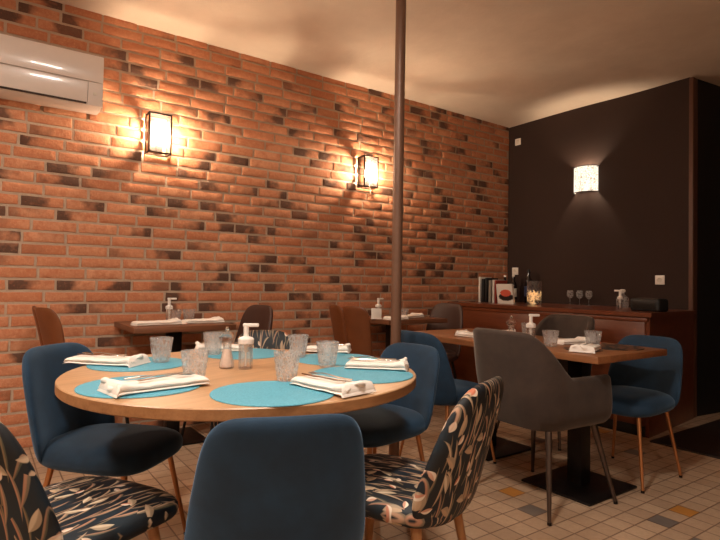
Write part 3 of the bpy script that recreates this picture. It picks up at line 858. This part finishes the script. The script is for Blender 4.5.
def pump_bottle(loc, rz, label, h=.105, r=.028, group='white pump dispensers'):
    t = thing('pump_bottle', label, 'dispenser', loc, rz, group)
    b = MB(); b.lathe([(0, 0), (r - .003, 0), (r, .003), (r, h - .012), (r - .004, h - .003), (r * .6, h), (r * .6 - .003, h), (r - .006, h - .008), (r - .003, h - .016), (r - .003, .005), (0, .004)], 36)
    b.build('bottle_body', 'acrylic', t)
    b = MB(); b.lathe([(0, .0055), (r - .0045, .0055), (r - .0045, h * .35), (0, h * .35)], 30); b.build('liquid', 'gel', t)
    b = MB(); b.lathe([(0, h), (r + .002, h - .006), (r + .003, h), (r + .003, h + .012), (r - .003, h + .018), (.011, h + .022), (.009, h + .04), (0, h + .04)], 32); b.build('collar', 'white', t)
    b = MB(); b.tube([(0, 0, h + .036), (0, 0, h + .062)], .0105, 16); b.box((.018, 0, h + .066), (.062, .017, .014), .004); b.build('pump_head', 'white', t)
    b = MB(); b.tube([(0, 0, .012), (0, 0, h)], .003, 8); b.tube([(0, 0, h * .62), (0, 0, h * .97)], .0075, 12); b.build('dip_tube', 'white', t)
    return t

def grinder(loc, label, group='clear salt grinders'):
    t = thing('salt_grinder', label, 'salt grinder', loc, .4, group)
    b = MB(); b.lathe([(0, 0), (.026, 0), (.029, .003), (.029, .02), (.022, .05), (.017, .075), (.019, .098), (.023, .104), (.020, .104), (.015, .098), (.014, .075), (.0185, .05), (.0255, .02), (.025, .006), (0, .005)], 32); b.build('grinder_body', 'acrylic', t)
    b = MB(); b.lathe([(0, .0065), (.0245, .0065), (.025, .02), (.018, .05), (.0135, .073), (0, .074)], 28); b.build('salt', 'salt', t)
    b = MB(); b.lathe([(0, .105), (.021, .105), (.029, .113), (.030, .122), (.022, .134), (.013, .14), (.008, .146), (0, .147)], 30, rfun=lambda a, z, r: 1 + (.12 * math.cos(3 * a) if .11 < z < .13 else 0)); b.build('crank_head', 'acrylic', t)
    b = MB(); b.lathe([(0, .146), (.006, .147), (.009, .154), (.007, .162), (0, .165)], 18); b.build('knob', 'steel', t)
    return t

zt = TH + .0003; zm = TH + .0045
seats = ['the closest blue chair', 'the side-on floral chair', 'the blue chair by the pole', 'the far hidden floral chair',
         'the blue chair near bare bricks', 'the corner floral chair']
mats = [(-104, .465), (-44, .452), (9, .46), (69, .465), (134, .465), (198, .45)]
for (a, r), s in zip(mats, seats):
    a = math.radians(a)
    placemat((TC[0] + r * math.cos(a), TC[1] + r * math.sin(a), zt), 'turquoise woven placemat on the round table at ' + s)
gl = [(.882, 1.665), (1.17, 1.864), (1.20, 2.16), (.90, 2.42), (.635, 2.30), (.615, 1.825)]
onmat = [1, 1, 1, 1, 1, 1]
for (x, y), s, i in zip(gl, seats, range(6)):
    # resting height: on a mat when its foot is over one
    z = zt
    for (a, r) in mats:
        a = math.radians(a)
        if math.hypot(x - TC[0] - r * math.cos(a), y - TC[1] - r * math.sin(a)) < .19 + .030: z = zm
    tumbler((x, y, z), 'clear faceted tumbler on the round table at ' + s, rot=i * .37)
# napkins: (x, y, axis angle), flared end towards +axis
nk = [(.935, 1.475, -78, .27), (1.325, 1.735, -44, .25), (1.425, 2.265, -40, .22), (.985, 2.53, 165, .25), (.435, 2.355, -44, .30), (.475, 1.755, 190, .31)]
for i, ((x, y, a, L), s) in enumerate(zip(nk, seats)):
    a = math.radians(a)
    napkin((x, y, zm + .0005), a, 'folded white napkin on the round table at ' + s, L=L, seed=i * 3 + 1)
    d = Vector((math.cos(a), math.sin(a))); p = Vector((-d.y, d.x))
    zk = zm + .0325
    q = Vector((x, y)) - d * .02 + p * .022; fork((q.x, q.y, zk - .001), a + PI + .03, 'steel fork on the napkin at ' + s)
    q = Vector((x, y)) - d * .01 - p * .020; knife((q.x, q.y, zk - .001), a + PI - .03, 'steel knife on the napkin at ' + s)
pump_bottle((.872, 1.99, zt), math.radians(-30), 'clear white-topped pump bottle in the middle of the round table')
grinder((.815, 2.04, zt), 'clear pink-salt grinder beside the pump bottle on the round table')

# rectangular table
z2 = .7553
placemat((3.0, 1.70, z2), 'black openwork placemat at the near end of the rectangular table', 'swirl', .165, 'black openwork placemats')
placemat((2.72, 1.71, z2), 'black openwork placemat under the napkin on the rectangular table', 'swirl', .10, 'black openwork placemats')
z3 = z2 + .0045
G2 = 'tumblers on the rectangular table'
tumbler((2.86, 1.735, z3), 'tumbler just behind the napkin, near end of the rectangular table', G2, .09)
tumbler((2.70, 1.90, z2), 'tumbler between pump bottle and napkin on the rectangular table', G2, .09)
tumbler((3.10, 2.36, z2), 'tumbler showing above the grey armchair back', G2, .09)
napkin((2.68, 1.66, z3), math.radians(200), 'crumpled white napkin at the near end of the rectangular table', L=.25, W=.10, seed=21)
fork((2.69, 1.665, z3 + .027), math.radians(10), 'steel fork on the crumpled napkin of the rectangular table')
napkin((2.95, 1.93, z2), math.radians(-20), 'white napkin behind the tumblers on the rectangular table', L=.2, seed=22)
napkin((2.69, 2.47, z2), math.radians(100), 'white napkin left of the grey armchair, far end of rectangular table', L=.22, seed=23)
napkin((3.02, 2.58, z2), math.radians(-50), 'white napkin seen just over the grey armchair back', L=.28, seed=24)
pump_bottle((2.68, 2.02, z2), math.radians(-40), 'white pump bottle on the rectangular table beside the grinder', r=.025)
grinder((2.64, 2.13, z2), 'clear salt grinder on the rectangular table beside the pump bottle')

# wall tables
z4 = .8003; GW = 'things on the wall tables'
napkin((.98, 3.68, z4), math.radians(5), 'flat white napkin at the left end of the left wall table', L=.30, seed=31)
napkin((1.30, 3.73, z4), math.radians(5), 'flat white napkin at the chair end of the left wall table', L=.28, seed=32)
pump_bottle((1.10, 3.82, z4), 0, 'amber-tinted pump bottle on the left wall table', r=.022, h=.1)
GW = 'small tumblers on the wall tables'
tumbler((1.17, 3.92, z4), 'tumbler next to the pump bottle on the left wall table', GW, .085)
tumbler((1.28, 3.95, z4), 'tumbler nearest the bricks on the left wall table', GW, .085, .3)
pump_bottle((2.80, 3.66, z4), 0, 'pump bottle left of the pole on the wall table', r=.024, h=.1)
b = MB(); b.box((0, 0, .045), (.085, .004, .088), .001); b.box((0, .012, .045), (.085, .004, .088), .001); b.box((0, .006, .003), (.09, .05, .006), .001)
o = b.build('menu_holder', 'white'); o.location = (2.735, 3.60, z4); o.rotation_euler = (0, 0, math.radians(-30)); tag(o, 'small white card holder standing beside the wall table pump bottle', 'card holder')
tumbler((2.98, 3.55, z4), 'tumbler right of the pole on the wall table', GW, .085)
napkin((3.12, 3.62, z4), math.radians(15), 'white napkin right of the pole on the wall table', L=.24, seed=35)
napkin((2.845, 3.49, z4), math.radians(0), 'white napkin behind the pole on the wall table', L=.17, seed=36)

# ------------------------------------------------------------------ on the counter
zc = .9153
def stem_glass(loc, label):
    t = thing('stem_glass', label, 'glass', loc, 0, 'stem glasses on the counter')
    b = MB(); b.lathe([(0, 0), (.028, 0), (.028, .002), (.006, .005), (.0035, .012), (.0035, .06), (.008, .066)], 24); b.build('stem', 'glass', t)
    b = MB(); b.lathe([(0, .064), (.012, .067), (.028, .082), (.033, .10), (.030, .125), (.026, .145), (.0248, .145), (.029, .124), (.0315, .10), (.0265, .084), (.011, .070), (0, .068)], 24); b.build('bowl', 'glass', t)
for (y, s) in ((3.225, 'leftmost of three small stem glasses on the bar counter'), (3.12, 'middle one of three small stem glasses on the bar counter'), (3.02, 'rightmost of three small stem glasses on the bar counter')):
    stem_glass((4.90, y, zc), s)
pump_bottle((4.42, 2.44, zc), math.radians(90), 'slim white pump bottle standing alone on the bar counter', h=.09, r=.018)
t = thing('glass_carafe', 'stoppered glass carafe near the socket on the bar counter', 'carafe', (4.86, 2.66, zc))
b = MB(); b.lathe([(0, 0), (.05, 0), (.052, .004), (.052, .085), (.03, .11), (.018, .118), (.018, .135), (.015, .135), (.015, .117), (.027, .107), (.049, .083), (.049, .006), (0, .005)], 28); b.build('carafe_body', 'glass', t)
b = MB(); b.lathe([(0, .128), (.014, .128), (.014, .138), (.024, .142), (.026, .158), (.018, .166), (0, .167)], 20); b.build('stopper', 'white', t)
t = thing('card_terminal', 'black rounded box on the right end of the bar counter', 'device', (4.34, 2.16, zc), math.radians(-8))
b = MB(); b.box((0, 0, .05), (.13, .25, .10), .02, seg=4); b.build('housing', 'black', t)
b = MB(); b.box((-.067, 0, .05), (.004, .19, .06), .006); b.build('front_grille', 'iron', t)
b = MB(); b.box((0, 0, .101), (.08, .17, .003), .001); b.build('top_pad', 'gunmetal', t)

def book(loc, w, h, d, rz, tilt, cmat, label, name='book'):
    t = thing(name, label, 'book', loc, rz, None); t.rotation_euler = (tilt, 0, rz)
    b = MB()
    b.box((-w / 2 + .0015, 0, h / 2), (.003, d, h), .0005); b.box((w / 2 - .0015, 0, h / 2), (.003, d, h), .0005); b.box((0, -d / 2 + .002, h / 2), (w, .004, h), .001)
    b.build('cover', cmat, t)
    b = MB(); b.box((0, .002, h / 2), (w - .006, d - .01, h - .008), 0); b.build('pages', 'paper', t)
    return t
bx = 4.50
rz = math.radians(-65)
# books stand in a row along Y, spines toward the room (-X)
row = [(3.99, .022, .27, 'bookwhite', 'tall book with white spine at the brick end of the bar counter'),
       (3.945, .030, .25, 'bookblack', 'black book next to the white-spined book'),
       (3.90, .024, .26, 'bookblack', 'second black book in the row, touching the grey one'),
       (3.845, .036, .235, 'bookgrey', 'thick grey book in the middle of the counter row'),
       (3.80, .018, .24, 'bookwhite', 'thin pale book beside the thick grey book'),
       (3.772, .014, .235, 'bookred', 'thin red book leaning behind the cover with flowers')]
for y, w, h, m, lb in row:
    o = book((bx, y, zc), w, h, .18, math.radians(-90), 0, m, lb)
# displayed book, cover to the room
t = thing('picture_book', 'pale cookbook shown cover-out with a red picture on the bar counter', 'book', (4.38, 3.60, zc))
t.rotation_euler = (0, math.radians(-9), 0)
b = MB(); b.box((0, 0, .10), (.022, .20, .20), .001); b.build('pages', 'paper', t)
b = MB()
b.add([(-.0125, -.10, 0), (-.0125, .10, 0), (-.0125, .10, .2), (-.0125, -.10, .2)], [[0, 1, 2, 3]], [(.08, -.1), (-.08, -.1), (-.08, .1), (.08, .1)])
b.add([(-.0115, -.10, 0), (-.0115, .10, 0), (-.0115, .10, .2), (-.0115, -.10, .2)], [[3, 2, 1, 0]], [(.08, -.1), (-.08, -.1), (-.08, .1), (.08, .1)])
b.build('cover', 'cover', t, smooth=False)
def bottle(loc, label, s=1.0, lab='bottlelabel', cap='bookblack', group=None):
    t = thing('bottle', label, 'bottle', loc, 0, group)
    b = MB(); b.lathe([(r * s, z * s) for r, z in [(0, 0), (.034, 0), (.037, .004), (.037, .19), (.03, .22), (.014, .245), (.013, .30), (.015, .302), (.015, .31), (0, .31)]], 28); b.build('bottle_body', 'winebottle', t)
    b = MB(); b.lathe([(.0375 * s, .06 * s), (.0378 * s, .065 * s), (.0378 * s, .15 * s), (.0375 * s, .155 * s)], 28); b.build('bottle_label', lab, t)
    b = MB(); b.lathe([(0, .29 * s), (.0155 * s, .29 * s), (.0155 * s, .312 * s), (0, .313 * s)], 20); b.build('bottle_cap', cap, t)
bottle((4.86, 3.70, zc), 'tall dark bottle standing behind the glass vase on the counter', 1.15)
bottle((4.84, 4.0, zc), 'dark bottle with white cap behind the row of books', .95, 'bookwhite', 'white')
bottle((4.86, 3.90, zc), 'dark bottle with pale label behind the middle of the books', .98, 'paper', 'white')
# vase with gold curls
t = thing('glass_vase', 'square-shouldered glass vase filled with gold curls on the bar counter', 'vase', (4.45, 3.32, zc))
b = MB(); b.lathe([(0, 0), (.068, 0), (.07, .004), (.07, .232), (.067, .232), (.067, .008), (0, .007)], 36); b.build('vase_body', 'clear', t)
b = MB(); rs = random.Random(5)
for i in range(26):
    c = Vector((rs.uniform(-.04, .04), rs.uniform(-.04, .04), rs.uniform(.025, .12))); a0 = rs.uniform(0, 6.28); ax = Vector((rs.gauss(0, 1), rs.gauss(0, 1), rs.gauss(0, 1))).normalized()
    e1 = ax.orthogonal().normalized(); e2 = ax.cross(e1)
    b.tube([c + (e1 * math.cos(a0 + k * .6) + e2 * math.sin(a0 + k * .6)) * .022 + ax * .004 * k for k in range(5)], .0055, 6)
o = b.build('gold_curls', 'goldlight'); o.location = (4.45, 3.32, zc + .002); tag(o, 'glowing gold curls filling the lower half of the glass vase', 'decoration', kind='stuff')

# ------------------------------------------------------------------ camera
F, YAW, PT, RL, H = 541., math.radians(54.6), math.radians(1.35), math.radians(1.0), 1.10
f0 = Vector((math.cos(YAW), math.sin(YAW), 0)); r0 = Vector((math.sin(YAW), -math.cos(YAW), 0)); u0 = Vector((0, 0, 1))
f = f0 * math.cos(PT) + u0 * math.sin(PT); u = u0 * math.cos(PT) - f0 * math.sin(PT)
r = r0 * math.cos(RL) + u * math.sin(RL); uu = u * math.cos(RL) - r0 * math.sin(RL)
cam = bpy.data.cameras.new('camera'); cam.sensor_width = 36; cam.lens = F / 720 * 36; cam.clip_start = .02
co = bpy.data.objects.new('camera', cam); COL.objects.link(co); SC.camera = co
M3 = Matrix((r, uu, -f)).transposed(); co.matrix_world = Matrix.Translation((0, 0, H)) @ M3.to_4x4()

# ------------------------------------------------------------------ world and view
w = bpy.data.worlds.new('world'); SC.world = w; w.use_nodes = True
w.node_tree.nodes['Background'].inputs[0].default_value = (1, .75, .55, 1); w.node_tree.nodes['Background'].inputs[1].default_value = .02
vs = SC.view_settings; vs.view_transform = 'Standard'; vs.look = 'None'; vs.gamma = 1; vs.exposure = 0.2; vs.use_curve_mapping = False
SC.display_settings.display_device = 'sRGB'
